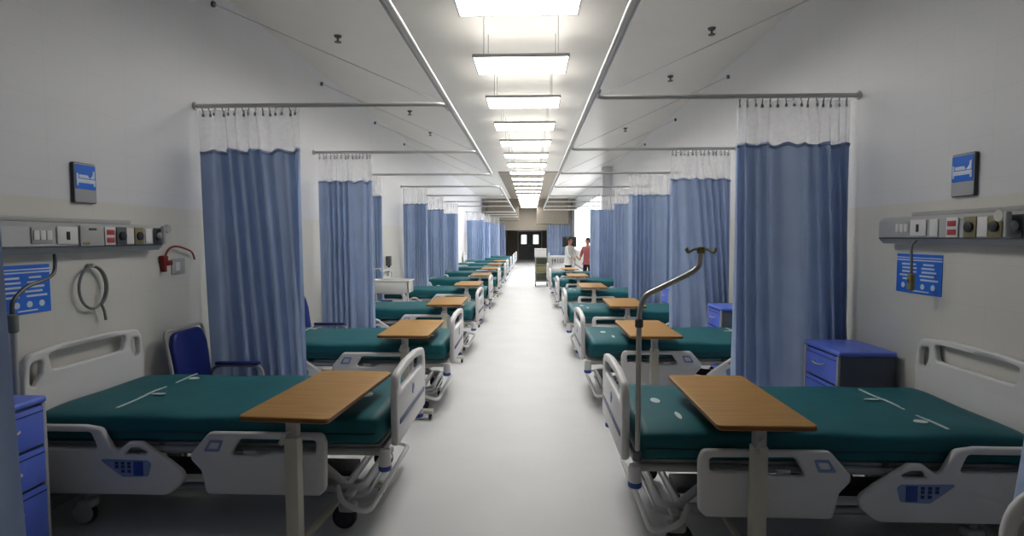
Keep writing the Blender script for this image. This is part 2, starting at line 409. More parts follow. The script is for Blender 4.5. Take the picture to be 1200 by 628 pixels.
def curtain(Y, xw, xe, label, seed, nf=9, z_mid=2.42, z_bot=0.28, dense=0.5, amp=0.055, flare=0.0, drift=0.0, hooks=True, gather=0.0, wflare=0.0, slant=0.0):
    """hangs on the rail at Y from near the wall (xw) to its free edge (xe)"""
    rnd = random.Random(seed)
    t = thing('bed_curtain', label, 'curtain', (0, Y, 0), 0, 'blue privacy curtains with white net tops')
    zt = ZR-0.035
    ph = [0.0]
    for k in range(200):
        u = k/199
        d = 1+1.2*dense*math.sin(2*PI*u*1.3+seed)+0.5*dense*math.sin(2*PI*u*3.1+seed*2)
        ph.append(ph[-1]+max(d, 0.25))
    tot = ph[-1]
    P = lambda u: ph[min(int(u*199), 199)]+(ph[min(int(u*199)+1, 200)]-ph[min(int(u*199), 199)])*(u*199-int(u*199))
    A = [rnd.uniform(0.6, 1.15) for _ in range(nf*2+6)]
    def pt(u, z):
        v = (zt-z)/(zt-z_bot)
        vv = max(0.0, min(1.0, v))
        us = u**(1/(1+slant*vv)) if slant >= 0 else 1-(1-u)**(1/(1-slant*vv))
        f = P(us)/tot*nf
        a = A[int(f)]*(1-(f % 1))+A[int(f)+1]*(f % 1)
        sh = drift*v*math.sin(u*PI)
        w = f*2*PI+sh*6*math.sin(3*u+seed)
        am = amp*1.25*(0.35+0.75*v**0.7)*a
        y = am*math.sin(w)+0.10*am*math.sin(2*w+seed+v*2)
        e = u+gather*math.sin(PI*min(1, v*1.1))*(-0.12)*u
        x = xw+(xe-xw)*e+(xe-xw)*flare*v**2*u - (1 if xe > xw else -1)*wflare*v**2*(1-u)
        x += am*0.35*math.cos(w*1.0+0.6)*v
        x += drift*0.25*v*math.sin(u*PI)*(1 if xe > xw else -1)
        return Vector((x, y, z))
    nu = nf*12
    zj = lambda u: z_mid+0.012*math.sin(u*nf*4+seed)
    fb = MB().grid(lambda u, v: pt(u, zj(u)*(1-v)+z_bot*v), nu, 26)
    f = fb.obj('fabric', 'cloth', t, angle=80)
    hb = MB().grid(lambda u, v: pt(u, zj(u)-0.002*(1-v)-0.03*v)+Vector((0, -0.004, 0)), nu, 1).obj('top_hem', 'cloth', f, angle=80)
    sm = hb.modifiers.new('thickness', 'SOLIDIFY'); sm.thickness = 0.006
    n = MB().grid(lambda u, v: pt(u, zt*(1-v)+(zj(u)+0.001)*v), nu, 6).obj('net_top', 'net', t, angle=80)
    if hooks:
        for k in range(hooks if hooks > 1 else 15):
            N = (hooks if hooks > 1 else 15)
            u = (k+0.5)/N; p = pt(u, zt)
            MB().tube([(p.x, p.y*0.9, zt-0.045), (p.x, p.y*0.8, zt-0.01), (p.x, 0.0, zt+0.008), (p.x, -0.006, zt+0.012)], 0.005, 6).box(p.x-0.010, p.x+0.010, p.y*0.9-0.008, p.y*0.9+0.008, zt-0.055, zt-0.03, 0.003).obj('curtain_hook', 'hook', t)
    return t
C = 'blue privacy curtain with white net top, '
curtain(YL[0], -2.88, -2.095, C+'cut off at the extreme left edge', 3, 8, hooks=0, flare=0.07)
curtain(YL[1], -2.89, -2.0, C+'bunched beside the navy chair by the left wall', 11, 7, amp=0.07, slant=-0.7, dense=0.4, wflare=-0.03)
curtain(YL[2], -2.87, -2.13, C+'second whole one along the left wall', 5, 7, amp=0.055, drift=0.1)
curtain(YL[3], -2.89, -2.72, C+'narrow, peeking out behind the second left one', 8, 4, amp=0.05, hooks=0)
curtain(YL[4], -2.89, -2.33, C+'hanging directly behind the white washbasin', 2, 8, hooks=0)
curtain(YL[5], -2.89, -2.39, C+'just beyond the washbasin curtain on the left', 6, 7, hooks=0)
curtain(YL[6], -2.89, -2.34, C+'last of the three past the washbasin', 9, 7, hooks=0)
for i, (k, xe) in enumerate(((8, -2.1), (9, -2.05), (10, -1.75))):
    curtain(YL[k], -2.89, xe, C+'%s of the far trio near the left end' % ORD[i], 20+i, 8, hooks=0)
curtain(YR[0], 2.57, 1.80, C+'only its hem showing at the bottom right corner', 4, 9, hooks=0, flare=0.22)
curtain(YR[1], 2.57, 1.66, C+'largest one, behind the first right bed', 13, 9, amp=0.06, dense=0.9, slant=0.25, wflare=0.03)
curtain(YR[2], 2.57, 1.80, C+'slanting in folds behind the tall angled pole', 17, 7, amp=0.055, slant=1.1, dense=0.3)
curtain(YR[3], 2.57, 1.74, C+'third along the right wall', 21, 8, hooks=0)
curtain(YR[4], 2.57, 1.88, C+'fourth along the right wall', 25, 7, hooks=0)
curtain(YR[5], 2.57, 1.62, C+'farthest along the right wall, beside the people', 29, 8, hooks=0)
curtain(34.8, 2.5, 1.0, C+'beside the right edge of the dark end doorway', 31, 8, hooks=0)
curtain(34.9, -2.8, -1.6, C+'beside the left edge of the dark end doorway', 33, 8, hooks=0)
cross_rail(XR, 0.8, 34.8, -1, 'grey curtain rail at the far end, right of the dark doorway', False)
cross_rail(XL, -1.4, 34.9, 1, 'grey curtain rail at the far end, left of the dark doorway', False)

# ------------------------------------------------------------------ hospital bed (head at -x, foot at +x)
HX, FX = -1.07, 1.075
def make_bed():
    t = thing('hospital_bed', 'x', 'bed', group='hospital beds in two rows')
    # headboard
    o = rpoly([(-0.475, 0.45, 0.03), (0.475, 0.45, 0.03), (0.49, 0.80, 0.05), (0.465, 0.99, 0.08), (0.2, 1.015, 0.3), (-0.2, 1.015, 0.3), (-0.465, 0.99, 0.08), (-0.49, 0.80, 0.05)])
    hs = [rpoly([(-0.29, 0.87, 0.03), (0.29, 0.87, 0.03), (0.315, 0.965, 0.02), (0.15, 0.99, 0.1), (-0.15, 0.99, 0.1), (-0.315, 0.965, 0.02)])]
    for s in (-1, 1):
        p = [(s*0.36, 0.945, 0.02), (s*0.437, 0.935, 0.03), (s*0.445, 0.82, 0.03), (s*0.415, 0.79, 0.03), (s*0.365, 0.86, 0.04)]
        hs.append(rpoly(p if s > 0 else p[::-1]))
    MB().plate(o, hs, 0.042, 0.014, T(HX+0.022, 0, 0) @ YZ).obj('headboard', 'white', t)
    # footboard
    o = rpoly([(-0.41, 0.47, 0.03), (0.41, 0.47, 0.03), (0.42, 0.75, 0.05), (0.405, 0.885, 0.09), (0.15, 0.915, 0.3), (-0.15, 0.915, 0.3), (-0.405, 0.885, 0.09), (-0.42, 0.75, 0.05)])
    hs = [rpoly([(-0.31, 0.775, 0.03), (0.31, 0.775, 0.03), (0.33, 0.845, 0.03), (0.12, 0.867, 0.1), (-0.12, 0.867, 0.1), (-0.33, 0.845, 0.03)])]
    fb = MB().plate(o, hs, 0.042, 0.014, T(FX-0.022, 0, 0) @ YZ).obj('footboard', 'white', t)
    MB().plate(rpoly([(-0.36, 0.585, 0.01), (0.36, 0.585, 0.01), (0.36, 0.615, 0.01), (-0.36, 0.615, 0.01)]), [], 0.006, 0.001, T(FX, 0, 0) @ YZ).obj('stripe', 'bluestripe', fb)
    MB().plate(rpoly([(-0.03, 0.68, 0.004), (0.0, 0.665, 0.004), (0.035, 0.705, 0.004), (0.0, 0.735, 0.004)]), [], 0.006, 0.001, T(FX, 0, 0) @ YZ).obj('emblem', 'blueplate', fb)
    # mattress
    nx, ns = 60, 56
    def mf(u, v):
        x = -1.0+2.0*v
        ex = max(0.0, (abs(2*v-1)-0.955)/0.045); rr = math.sqrt(max(0, 1-ex*ex))
        hy, hz = 0.478-0.035*(1-rr), 0.085*max(0.15, 0.55+0.45*rr)
        a = 2*PI*u; c, s = math.cos(a), math.sin(a); e = 0.28
        y = hy*math.copysign(abs(c)**e, c); z = hz*math.copysign(abs(s)**e, s)
        up = max(0, z/0.085)
        z += up*(0.010*noise.noise(Vector((x*2.0, y*5, 1)))+0.004*math.sin(x*9+2*math.sin(y*6)))
        y += 0.004*noise.noise(Vector((x*5, z*20, y*3)))
        return Vector((x+0.0, y, 0.580+z))
    mb = MB().grid(mf, ns, nx, True)
    for zs in (0, 1):
        pass
    b = mb.bm; b.verts.ensure_lookup_table()
    be = [e for e in b.edges if e.is_boundary]
    bmesh.ops.holes_fill(b, edges=be, sides=0)
    bmesh.ops.recalc_face_normals(b, faces=b.faces[:])
    mt = mb.obj('mattress', 'teal', t, angle=60)
    loop = fillet([(-0.985, -0.479, 0.565), (0.985, -0.479, 0.565), (0.985, 0.479, 0.565), (-0.985, 0.479, 0.565)], 0.06, 6, True)
    MB().tube(loop, 0.007, 8, True).obj('piping', 'tealseam', mt)
    rnd = random.Random(2)
    def zt(x, y): return mf(0.25, (x+1)/2).z+0.0015 if abs(y) < 0.02 else 0.580+0.085+0.010*noise.noise(Vector((x*2.0, y*5, 1)))+0.004*math.sin(x*9+2*math.sin(y*6))+0.0015
    yy = -0.36; pr = MB()
    while yy < 0.4:
        w = rnd.uniform(0.02, 0.05); pr.box(-0.602, -0.588, yy, yy+w+0.012, zt(-0.595, yy+w/2)-0.002, zt(-0.595, yy+w/2)+0.0028); yy += w+0.012
    pr.obj('printed_line', 'print', mt)
    for x, y, a, c in ((-0.52, -0.1, 0.045, 0.016), (-0.54, 0.3, 0.035, 0.028), (0.80, -0.05, 0.028, 0.05), (0.74, 0.26, 0.014, 0.06)):
        MB().lathe([(1.0, -0.003), (1.0, 0.0025)], 18, T(x, y, zt(x, y)) @ Matrix.Diagonal((a, c, 1, 1))).obj('printed_mark', 'print', mt)
    # deck and upper frame
    MB().box(-0.98, -0.30, -0.43, 0.43, 0.47, 0.493, 0.008).box(-0.27, 0.05, -0.43, 0.43, 0.47, 0.493, 0.008).box(0.08, 0.98, -0.43, 0.43, 0.47, 0.493, 0.008).obj('mattress_platform', 'greywhite', t)
    fr = MB()
    for s in (-1, 1): fr.tube([(-1.0, s*0.44, 0.455), (0, s*0.44, 0.455), (1.0, s*0.44, 0.455)], 0.022, 10)
    for x in (-0.98, -0.3, 0.3, 0.98): fr.box(x-0.02, x+0.02, -0.44, 0.44, 0.435, 0.475, 0.005)
    fr.obj('deck_frame', 'greywhite', t)
    # corner bumpers
    for sx, sy in ((1, 1), (1, -1), (-1, 1), (-1, -1)):
        x, y = sx*1.012, sy*0.462
        bp = MB().lathe([(0.012, 0.35), (0.03, 0.355), (0.034, 0.375), (0.034, 0.46), (0.03, 0.475), (0.012, 0.48)], 18, T(x, y, 0)).obj('corner_bumper', 'white', t)
        MB().lathe([(0.033, 0.36), (0.036, 0.364), (0.036, 0.385), (0.033, 0.389)], 18, T(x, y, 0)).obj('bumper_ring', 'bluekey', bp)
    # lift arms and motor
    for sx in (-1, 1):
        for sy in (-1, 1):
            MB().tube([(sx*0.74, sy*0.30, 0.19), (sx*0.58, sy*0.30, 0.33), (sx*0.40, sy*0.30, 0.445)], 0.024, 8).obj('lift_arm', 'steelgrey', t)
        MB().cyl((sx*0.74, -0.34, 0.19), (sx*0.74, 0.34, 0.19), 0.022, 12).obj('cross_shaft', 'steelgrey', t)
    MB().cyl((-0.35, 0.0, 0.24), (0.25, 0.0, 0.34), 0.035, 14).box(0.2, 0.42, -0.07, 0.07, 0.29, 0.42, 0.02).obj('lift_motor', 'dark', t)
    MB().box(0.48, 0.86, -0.36, 0.36, 0.40, 0.435, 0.015).obj('mechanism_cover', 'white', t)
    # base frame
    loop = fillet([(-0.84, -0.33, 0.19), (0.84, -0.33, 0.19), (0.84, 0.33, 0.19), (-0.84, 0.33, 0.19)], 0.08, 8, True)
    MB().tube(loop, 0.024, 12, True).obj('base_frame', 'steelgrey', t)
    MB().tube(fillet([(0.70, -0.33, 0.20), (0.76, -0.47, 0.17), (0.93, -0.52, 0.135), (0.93, 0.52, 0.135), (0.76, 0.47, 0.17), (0.70, 0.33, 0.20)], 0.12, 8), 0.0155, 12).obj('foot_bumper', 'white', t)
    MB().box(-0.8, 0.7, -0.10, 0.10, 0.155, 0.195, 0.01).obj('base_beam', 'dark', t)
    # casters
    for sx, x in ((1, 0.785), (-1, -0.74)):
        for s in (-1, 1):
            y = s*0.42
            MB().box(x-0.025, x+0.025, min(s*0.32, s*0.42), max(s*0.32, s*0.42), 0.165, 0.20, 0.008).obj('caster_arm', 'steelgrey', t)
            hs = MB().box(x-0.05, x+0.05, y-0.035, y+0.035, 0.10, 0.155, 0.02, 3).cyl((x, y, 0.14), (x, y, 0.18), 0.018).obj('caster', 'greywhite', t)
            MB().lathe([(0.02, -0.02), (0.062, -0.02), (0.068, -0.012), (0.068, 0.012), (0.062, 0.02), (0.02, 0.02)], 22, T(x-0.02, y, 0.068) @ Matrix.Rotation(PI/2, 4, 'X')).obj('wheel', 'rubber', hs)
            MB().lathe([(0.001, -0.026), (0.045, -0.024), (0.048, 0), (0.045, 0.024), (0.001, 0.026)] if sx > 0 else [(0.001, -0.029), (0.055, -0.028), (0.063, -0.02), (0.063, 0.02), (0.055, 0.028), (0.001, 0.029)], 20, T(x-0.02, y, 0.068) @ Matrix.Rotation(PI/2, 4, 'X')).obj('wheel_cover', 'greywhite' if sx < 0 else 'dark', hs)
    # brake pedal bar at the foot
    MB().tube(fillet([(0.74, -0.34, 0.15), (0.86, -0.30, 0.14), (0.86, 0.30, 0.14), (0.74, 0.34, 0.15)], 0.06), 0.011, 8).obj('brake_bar', 'steelgrey', t)
    # side rails
    for s in (-1, 1):
        Y = s*0.512
        o = rpoly([(-1.00, 0.225, 0.05), (-0.19, 0.225, 0.09), (-0.10, 0.30, 0.09), (-0.10, 0.355, 0.06), (-0.18, 0.42, 0.05), (-0.34, 0.525, 0.035), (-0.405, 0.525, 0.035), (-0.465, 0.48, 0.02), (-0.50, 0.485, 0.03), (-0.56, 0.60, 0.05), (-0.66, 0.615, 0.1), (-1.00, 0.615, 0.06)])
        h1 = rpoly([(-0.95, 0.485, 0.025), (-0.58, 0.485, 0.02), (-0.62, 0.578, 0.025), (-0.95, 0.578, 0.03)])
        h2 = rpoly([(-0.435, 0.455, 0.012), (-0.31, 0.455, 0.015), (-0.30, 0.47, 0.01), (-0.35, 0.492, 0.015), (-0.40, 0.492, 0.015)])
        hr = MB().plate(o, [h1, h2], 0.042, 0.014, T(0, Y, 0) @ XZ).obj('head_rail', 'white', t)
        Yo = s*0.534
        cp = MB().plate(rpoly([(-0.57, 0.43, 0.01), (-0.30, 0.425, 0.02), (-0.275, 0.41, 0.02), (-0.295, 0.335, 0.02), (-0.44, 0.33, 0.04)]), [], 0.006, 0.0015, T(0, Yo, 0) @ XZ).obj('control_panel', 'blueplate', hr)
        ky = s*0.5385
        MB().box(-0.375, -0.32, ky-0.002, ky+0.002, 0.34, 0.42, 0.001).obj('display', 'bluekey', cp)
        for kx in (-0.40, -0.435, -0.47):
            for kz in ((0.365, 0.39, 0.41) if kx > -0.46 else (0.39, 0.41)):
                MB().box(kx-0.009, kx+0.009, ky-0.002, ky+0.002, kz-0.009, kz+0.007, 0.001).obj('key', 'bluestripe', cp)
        o = rpoly([(0.03, 0.235, 0.03), (0.665, 0.235, 0.03), (0.70, 0.27, 0.05), (0.705, 0.53, 0.05), (0.685, 0.585, 0.05), (0.05, 0.585, 0.05), (-0.055, 0.465, 0.03), (-0.055, 0.43, 0.03), (0.0, 0.37, 0.03)])
        h1 = rpoly([(0.165, 0.455, 0.02), (0.33, 0.455, 0.03), (0.40, 0.475, 0.05), (0.645, 0.475, 0.02), (0.65, 0.545, 0.02), (0.225, 0.55, 0.03)])
        frl = MB().plate(o, [h1], 0.042, 0.014, T(0, Y, 0) @ XZ).obj('foot_rail', 'white', t)
        MB().plate(rpoly([(0.02, 0.48, 0.01), (0.11, 0.48, 0.01), (0.135, 0.545, 0.01), (0.06, 0.545, 0.01)]), [rpoly([(0.045, 0.495, 0.004), (0.10, 0.495, 0.004), (0.115, 0.53, 0.004), (0.065, 0.53, 0.004)])], 0.006, 0.001, T(0, Yo, 0) @ XZ).obj('angle_gauge', 'blueplate', frl)
        MB().box(0.23, 0.30, s*0.485, s*0.50, 0.447, 0.475, 0.004).obj('release_handle', 'white', frl)
        MB().cyl((0.17, s*0.492, 0.462), (0.62, s*0.492, 0.475), 0.006, 8).obj('release_rod', 'steelgrey', frl)
        for x in (-0.62, -0.42, 0.2, 0.55):
            MB().box(x-0.03, x+0.03, min(s*0.44, s*0.495), max(s*0.44, s*0.495), 0.40, 0.44, 0.008).obj('rail_bracket', 'steelgrey', t)
    return t

bed0 = make_bed(); used = False
def place_bed(side, cx, cy, rz, k):
    global used
    o = copy_tree(bed0) if used else bed0; used = True
    o.location = (cx, cy, 0); o.rotation_euler = (0, 0, rz)
    o['label'] = 'white hospital bed with teal mattress, %s from the front along the %s wall' % (ORD[k], side)
BL = [3.475, 5.60, 8.15, 10.95, 13.6, 16.2, 18.8, 21.4, 24.0, 26.6, 29.2]
BR = [3.31, 5.77, 8.02, 10.65, 13.4, 16.1]
for k, yy in enumerate(BL): place_bed('left', -1.825+(0.02*((k*7) % 3-1) if k > 1 else 0)+(0.02 if k == 1 else 0), yy, math.radians((0, 0.6, -0.5, 0.4)[k % 4]), k)
for k, yy in enumerate(BR): place_bed('right', 1.56-(0.02*((k*5) % 3) if k > 1 else 0), yy, PI+math.radians((-0.3, 0.4, -0.4, 0.5)[k % 4]), k)

# ------------------------------------------------------------------ overbed table (column at -y end)
def make_table():
    t = thing('overbed_table', 'x', 'table', group='wheeled overbed tables, one at each bed')
    tp = MB().plate(rrect(-0.23, 0.23, -0.475, 0.475, 0.035), [], 0.026, 0.004, T(0, 0, 0.777)).obj('table_top', 'wood', t)
    MB().plate(rrect(-0.232, 0.232, -0.477, 0.477, 0.036), [rrect(-0.226, 0.226, -0.471, 0.471, 0.03)], 0.016, 0.001, T(0, 0, 0.776)).obj('edge_band', 'woodedge', tp)
    MB().box(-0.035, 0.035, -0.40, -0.34, 0.09, 0.66, 0.006).obj('column', 'cream', t)
    MB().box(-0.028, 0.028, -0.394, -0.346, 0.60, 0.755, 0.004).obj('inner_column', 'greywhite', t)
    MB().box(-0.10, 0.10, -0.42, 0.10, 0.752, 0.764, 0.004).obj('top_bracket', 'greywhite', t)
    lv = MB().tube([(0.0, -0.40, 0.70), (-0.02, -0.425, 0.69), (-0.03, -0.43, 0.655)], 0.008, 8).ball((-0.03, -0.43, 0.65), 0.014).obj('lever', 'steelgrey', t)
    bs = MB().box(-0.25, 0.25, -0.405, -0.335, 0.062, 0.095, 0.01).obj('base', 'cream', t)
    MB().box(-0.018, 0.018, -0.34, 0.38, 0.064, 0.092, 0.006).obj('spine', 'cream', t)
    far = MB().box(-0.20, 0.20, 0.37, 0.43, 0.062, 0.092, 0.01).obj('far_foot', 'cream', t)
    for hx, yy, par in ((0.225, -0.37, bs), (0.175, 0.40, far)):
        for sx in (-1, 1):
            cs = MB().cyl((sx*hx, yy, 0.045), (sx*hx, yy, 0.064), 0.012).obj('caster', 'steelgrey', t)
            MB().lathe([(0.005, -0.012), (0.025, -0.012), (0.028, -0.007), (0.028, 0.007), (0.025, 0.012), (0.005, 0.012)], 16, T(sx*hx, yy+0.008, 0.028) @ Matrix.Rotation(PI/2, 4, 'Y')).obj('wheel', 'rubber', cs)
    return t
tab0 = make_table(); tused = False
def place_table(x, y, rz, label):
    global tused
    o = copy_tree(tab0) if tused else tab0; tused = True
    o.location = (x, y, 0); o.rotation_euler = (0, 0, math.radians(rz)); o['label'] = label
TL = [(-1.165, 3.07, -4.3), (-1.14, 5.32, 0), (-1.14, 7.60, 1), (-1.17, 10.5, -1), (-1.18, 13.15, 1), (-1.15, 15.75, 0), (-1.18, 18.35, 0), (-1.16, 20.95, 0)]
TR = [(1.10, 3.03, 0), (1.115, 5.36, 0), (1.25, 7.50, -1), (1.115, 10.15, 0), (1.08, 12.95, 0), (1.10, 15.6, 0)]
for k, (x, y, r) in enumerate(TL): place_table(x, y, r, 'wood-topped overbed table across the %s bed from the front, left row' % ORD[k])
for k, (x, y, r) in enumerate(TR): place_table(x, y, r, 'wood-topped overbed table across the %s bed from the front, right row' % ORD[k])

# ------------------------------------------------------------------ visitor chair (faces +x, back at -x)
def make_chair():
    t = thing('visitor_chair', 'x', 'chair', group='navy visitor chairs by the walls')
    MB().box(-0.20, 0.24, -0.215, 0.215, 0.42, 0.48, 0.025, 3).obj('seat', 'navy', t)
    tilt = T(-0.235, 0, 0.69) @ Matrix.Rotation(math.radians(-8), 4, 'Y')
    MB().plate(rpoly([(-0.21, -0.22, 0.04), (0.21, -0.22, 0.04), (0.225, 0.1, 0.1), (0.18, 0.23, 0.1), (-0.18, 0.23, 0.1), (-0.225, 0.1, 0.1)], n=7), [], 0.05, 0.018, tilt @ YZ).obj('backrest', 'navy', t)
    for s in (-1, 1):
        y = s*0.245
        fr = MB().tube(fillet([(0.24, y, 0.0), (0.24, y, 0.565), (-0.20, y, 0.565), (-0.28, y, 0.0)], 0.09, 8), 0.014, 10).obj('side_frame', 'greywhite', t)
        MB().tube([(-0.20, y, 0.40), (-0.235, y, 0.66), (-0.275, y, 0.89)], 0.013, 10).obj('back_post', 'greywhite', t)
        MB().box(-0.17, 0.21, y-0.026, y+0.026, 0.575, 0.60, 0.01, 3).obj('armrest', 'navy', t)
    MB().tube([(0.2, -0.245, 0.405), (0.2, 0, 0.405), (0.2, 0.245, 0.405)], 0.012, 8).tube([(-0.17, -0.245, 0.405), (-0.17, 0, 0.405), (-0.17, 0.245, 0.405)], 0.012, 8).obj('seat_bar', 'greywhite', t)
    MB().tube(fillet([(-0.265, -0.245, 0.83), (-0.283, -0.245, 0.935), (-0.283, 0.245, 0.935), (-0.265, 0.245, 0.83)], 0.09, 8), 0.013, 10).obj('back_bow', 'greywhite', t)
    return t
ch = make_chair(); ch.location = (-2.52, 4.36, 0); ch['label'] = 'navy armchair between the first left bed and the bunched curtain'
c2 = copy_tree(ch); c2.location = (-2.52, 6.52, 0); c2['label'] = 'navy chair half hidden behind the second left bed'
c3 = copy_tree(ch); c3.location = (-2.55, 9.02, 0); c3['label'] = 'small navy chair just in front of the white washbasin'

# the white-framed chair whose back corner enters at the bottom right
t = thing('frame_chair', 'white rounded chair back entering at the bottom right corner', 'chair', (1.66, 1.62, 0), 0)
MB().tube(fillet([(-0.27, 0, 0.0), (-0.27, 0, 0.93), (0.27, 0, 0.93), (0.27, 0, 0.0)], 0.16, 8), 0.02, 12).obj('back_frame', 'white', t)
MB().plate(rpoly([(-0.245, 0.55, 0.03), (0.245, 0.55, 0.03), (0.245, 0.90, 0.13), (-0.245, 0.90, 0.13)]), [], 0.03, 0.01, XZ).obj('backrest', 'greywhite', t)
MB().box(-0.25, 0.25, -0.45, -0.03, 0.42, 0.47, 0.02, 3).obj('seat', 'greywhite', t)
for s in (-1, 1): MB().tube(fillet([(s*0.265, -0.02, 0.44), (s*0.265, -0.43, 0.44), (s*0.265, -0.46, 0.0)], 0.06), 0.016, 10).obj('leg', 'white', t)

# ------------------------------------------------------------------ bedside cabinet (drawer face towards -x)
def make_cabinet():
    t = thing('bedside_cabinet', 'x', 'cabinet', group='cobalt blue bedside cabinets')
    w, d, h = 0.24, 0.19, 0.81
    MB().box(-d, d, -w, w, 0.08, h, 0.008).obj('body', 'cabdark', t)
    MB().box(-d-0.02, d+0.01, -w-0.015, w+0.015, h, h+0.035, 0.014, 3).obj('top', 'cabtop', t)
    for z0, z1, nm in ((0.60, 0.80, 'drawer'), (0.40, 0.585, 'drawer'), (0.10, 0.385, 'door')):
        dd = MB().box(-d-0.022, -d-0.002, -w+0.012, w-0.03, z0, z1, 0.008).obj(nm, 'cab', t)
        MB().tube(smooth_path([(-d-0.02, -0.07, z1-0.085), (-d-0.045, -0.06, z1-0.088), (-d-0.048, 0, z1-0.095), (-d-0.045, 0.06, z1-0.088), (-d-0.02, 0.07, z1-0.085)], 5), 0.007, 8).obj('handle', 'steelgrey', dd)
        MB().box(-d-0.024, -d-0.021, -w+0.02, w-0.04, z1-0.03, z1-0.024).obj('groove', 'bluestripe', dd)
    for s in (-1, 1): MB().box(-d-0.02, -d, s*(w-0.008)-0.012, s*(w-0.008)+0.012, 0.08, h, 0.004).obj('corner_post', 'signgrey', t)
    for sx in (-1, 1):
        for sy in (-1, 1):
            MB().cyl((sx*0.15, sy*0.2, 0.03), (sx*0.15, sy*0.2, 0.085), 0.012).lathe([(0.004, -0.01), (0.026, -0.01), (0.03, -0.005), (0.03, 0.005), (0.026, 0.01), (0.004, 0.01)], 14, T(sx*0.15, sy*0.2, 0.03) @ Matrix.Rotation(PI/2, 4, 'X')).obj('caster', 'rubber', t)
    return t
cb = make_cabinet(); cb.location = (2.40, 4.23, 0); cb['label'] = 'cobalt blue bedside cabinet beyond the first right bed, by its curtain'
for loc, rz, lb in (((2.40, 6.68, 0), 0, 'cobalt blue bedside cabinet glimpsed in front of the slanting right curtain'),
                    ((2.40, 9.12, 0), 0, 'small distant cobalt cabinet above the second right table'),
                    ((-2.715, 2.50, 0), PI, 'cobalt blue bedside cabinet at the left edge beside the near curtain')):
    c = copy_tree(cb); c.location = loc; c.rotation_euler = (0, 0, rz); c['label'] = lb

# ------------------------------------------------------------------ wall equipment
def bedhead(side, y0, y1, modules, label, z0=1.565, z1=1.75):
    """wall trunking; s = direction out of the wall"""
    s = 1 if side == 'left' else -1; xw = XL if side == 'left' else XR
    t = thing('bedhead_unit', label, 'bedhead panel', (xw, (y0+y1)/2, z0))
    h = (y1-y0)/2; H = z1-z0; D = 0.11
    prof = [(0.001, 0.0), (D-0.035, -0.0), (D, 0.035), (D, H-0.03), (D-0.03, H), (0.001, H)]
    b = MB(); bb = bmesh.new()
    A = [bb.verts.new((s*x, -h, z)) for x, z in prof]; B = [bb.verts.new((s*x, h, z)) for x, z in prof]
    for i in range(len(prof)): j = (i+1) % len(prof); bb.faces.new((A[i], A[j], B[j], B[i]))
    bb.faces.new(A[::-1]); bb.faces.new(B); bmesh.ops.recalc_face_normals(bb, faces=bb.faces[:])
    b.add(bb); b.obj('housing', 'steelgrey', t, False)
    MB().box(min(s*0.002, s*0.05), max(s*0.002, s*0.05), -h+0.1, h-0.25, H+0.001, H+0.03, 0.006).obj('cable_cover', 'greywhite', t)
    xa = D+0.001
    def fb(ya, yb, za, zb, th, m, nm, par=t, off=0.0, bev=0.003):
        return MB().box(min(s*(xa+off), s*(xa+off+th)), max(s*(xa+off), s*(xa+off+th)), ya, yb, za, zb, bev).obj(nm, m, par)
    fb(-h+0.01, h-0.01, 0.005+0.03, 0.045, 0.004, 'steeldark', 'lower_strip')
    yc = (y0+y1)/2
    for yw, kind in modules:
        y = yw-yc; zc = H/2+0.012
        if kind == 'switch':
            p = fb(y-0.07, y+0.07, zc-0.045, zc+0.045, 0.006, 'greywhite', 'switch_plate')
            for k in (-0.042, 0, 0.042): fb(y+k-0.018, y+k+0.018, zc-0.025, zc+0.03, 0.006, 'white', 'rocker', p, 0.006)
        elif kind == 'socket':
            p = fb(y-0.075, y+0.075, zc-0.05, zc+0.055, 0.008, 'white', 'socket_plate')
            fb(y-0.012, y+0.012, zc-0.025, zc+0.025, 0.004, 'rubber', 'socket_hole', p, 0.008)
        elif kind == 'control':
            p = fb(y-0.095, y+0.095, zc-0.065, zc+0.065, 0.012, 'greywhite', 'control_plate')
            fb(y-0.03, y+0.03, zc+0.035, zc+0.05, 0.003, 'steeldark', 'display', p, 0.012)
            fb(y-0.08, y-0.03, zc-0.055, zc-0.04, 0.003, 'olive', 'button', p, 0.012)
        elif kind == 'red':
            p = fb(y-0.045, y+0.045, zc-0.06, zc+0.06, 0.008, 'white', 'socket_plate')
            for k in (-0.03, 0.022): fb(y-0.033, y+0.033, zc+k-0.015, zc+k+0.018, 0.005, 'redsock', 'red_socket', p, 0.008)
        elif kind == 'plate':
            fb(y-0.035, y+0.035, zc-0.055, zc+0.055, 0.006, 'white', 'blank_plate')
        elif kind in ('gas', 'gasdark'):
            p = fb(y-0.045, y+0.045, zc-0.06, zc+0.06, 0.01, 'olive' if kind == 'gas' else 'steeldark', 'gas_outlet')
            MB().lathe([(0.03, 0), (0.03, 0.012), (0.018, 0.016), (0.001, 0.016)], 18, T(s*(xa+0.01), y, zc) @ Matrix.Rotation(s*PI/2, 4, 'Y')).obj('outlet_ring', 'cable', p)
        elif kind == 'flow':
            p = fb(y-0.04, y+0.04, zc-0.06, zc+0.06, 0.01, 'steeldark', 'gas_outlet')
            q = MB().cyl((s*(xa+0.01), y, zc), (s*(xa+0.05), y, zc), 0.028).cyl((s*(xa+0.05), y, zc-0.06), (s*(xa+0.05), y, zc+0.075), 0.016).obj('flowmeter', 'steelgrey', t)
            MB().lathe([(0.001, 0), (0.03, 0.0), (0.034, 0.012), (0.03, 0.024), (0.001, 0.024)], 18, T(s*(xa+0.035), y+0.05, zc+0.055) @ Matrix.Rotation(s*PI/2, 4, 'Y')).obj('flow_knob', 'chrome', q)
    return t
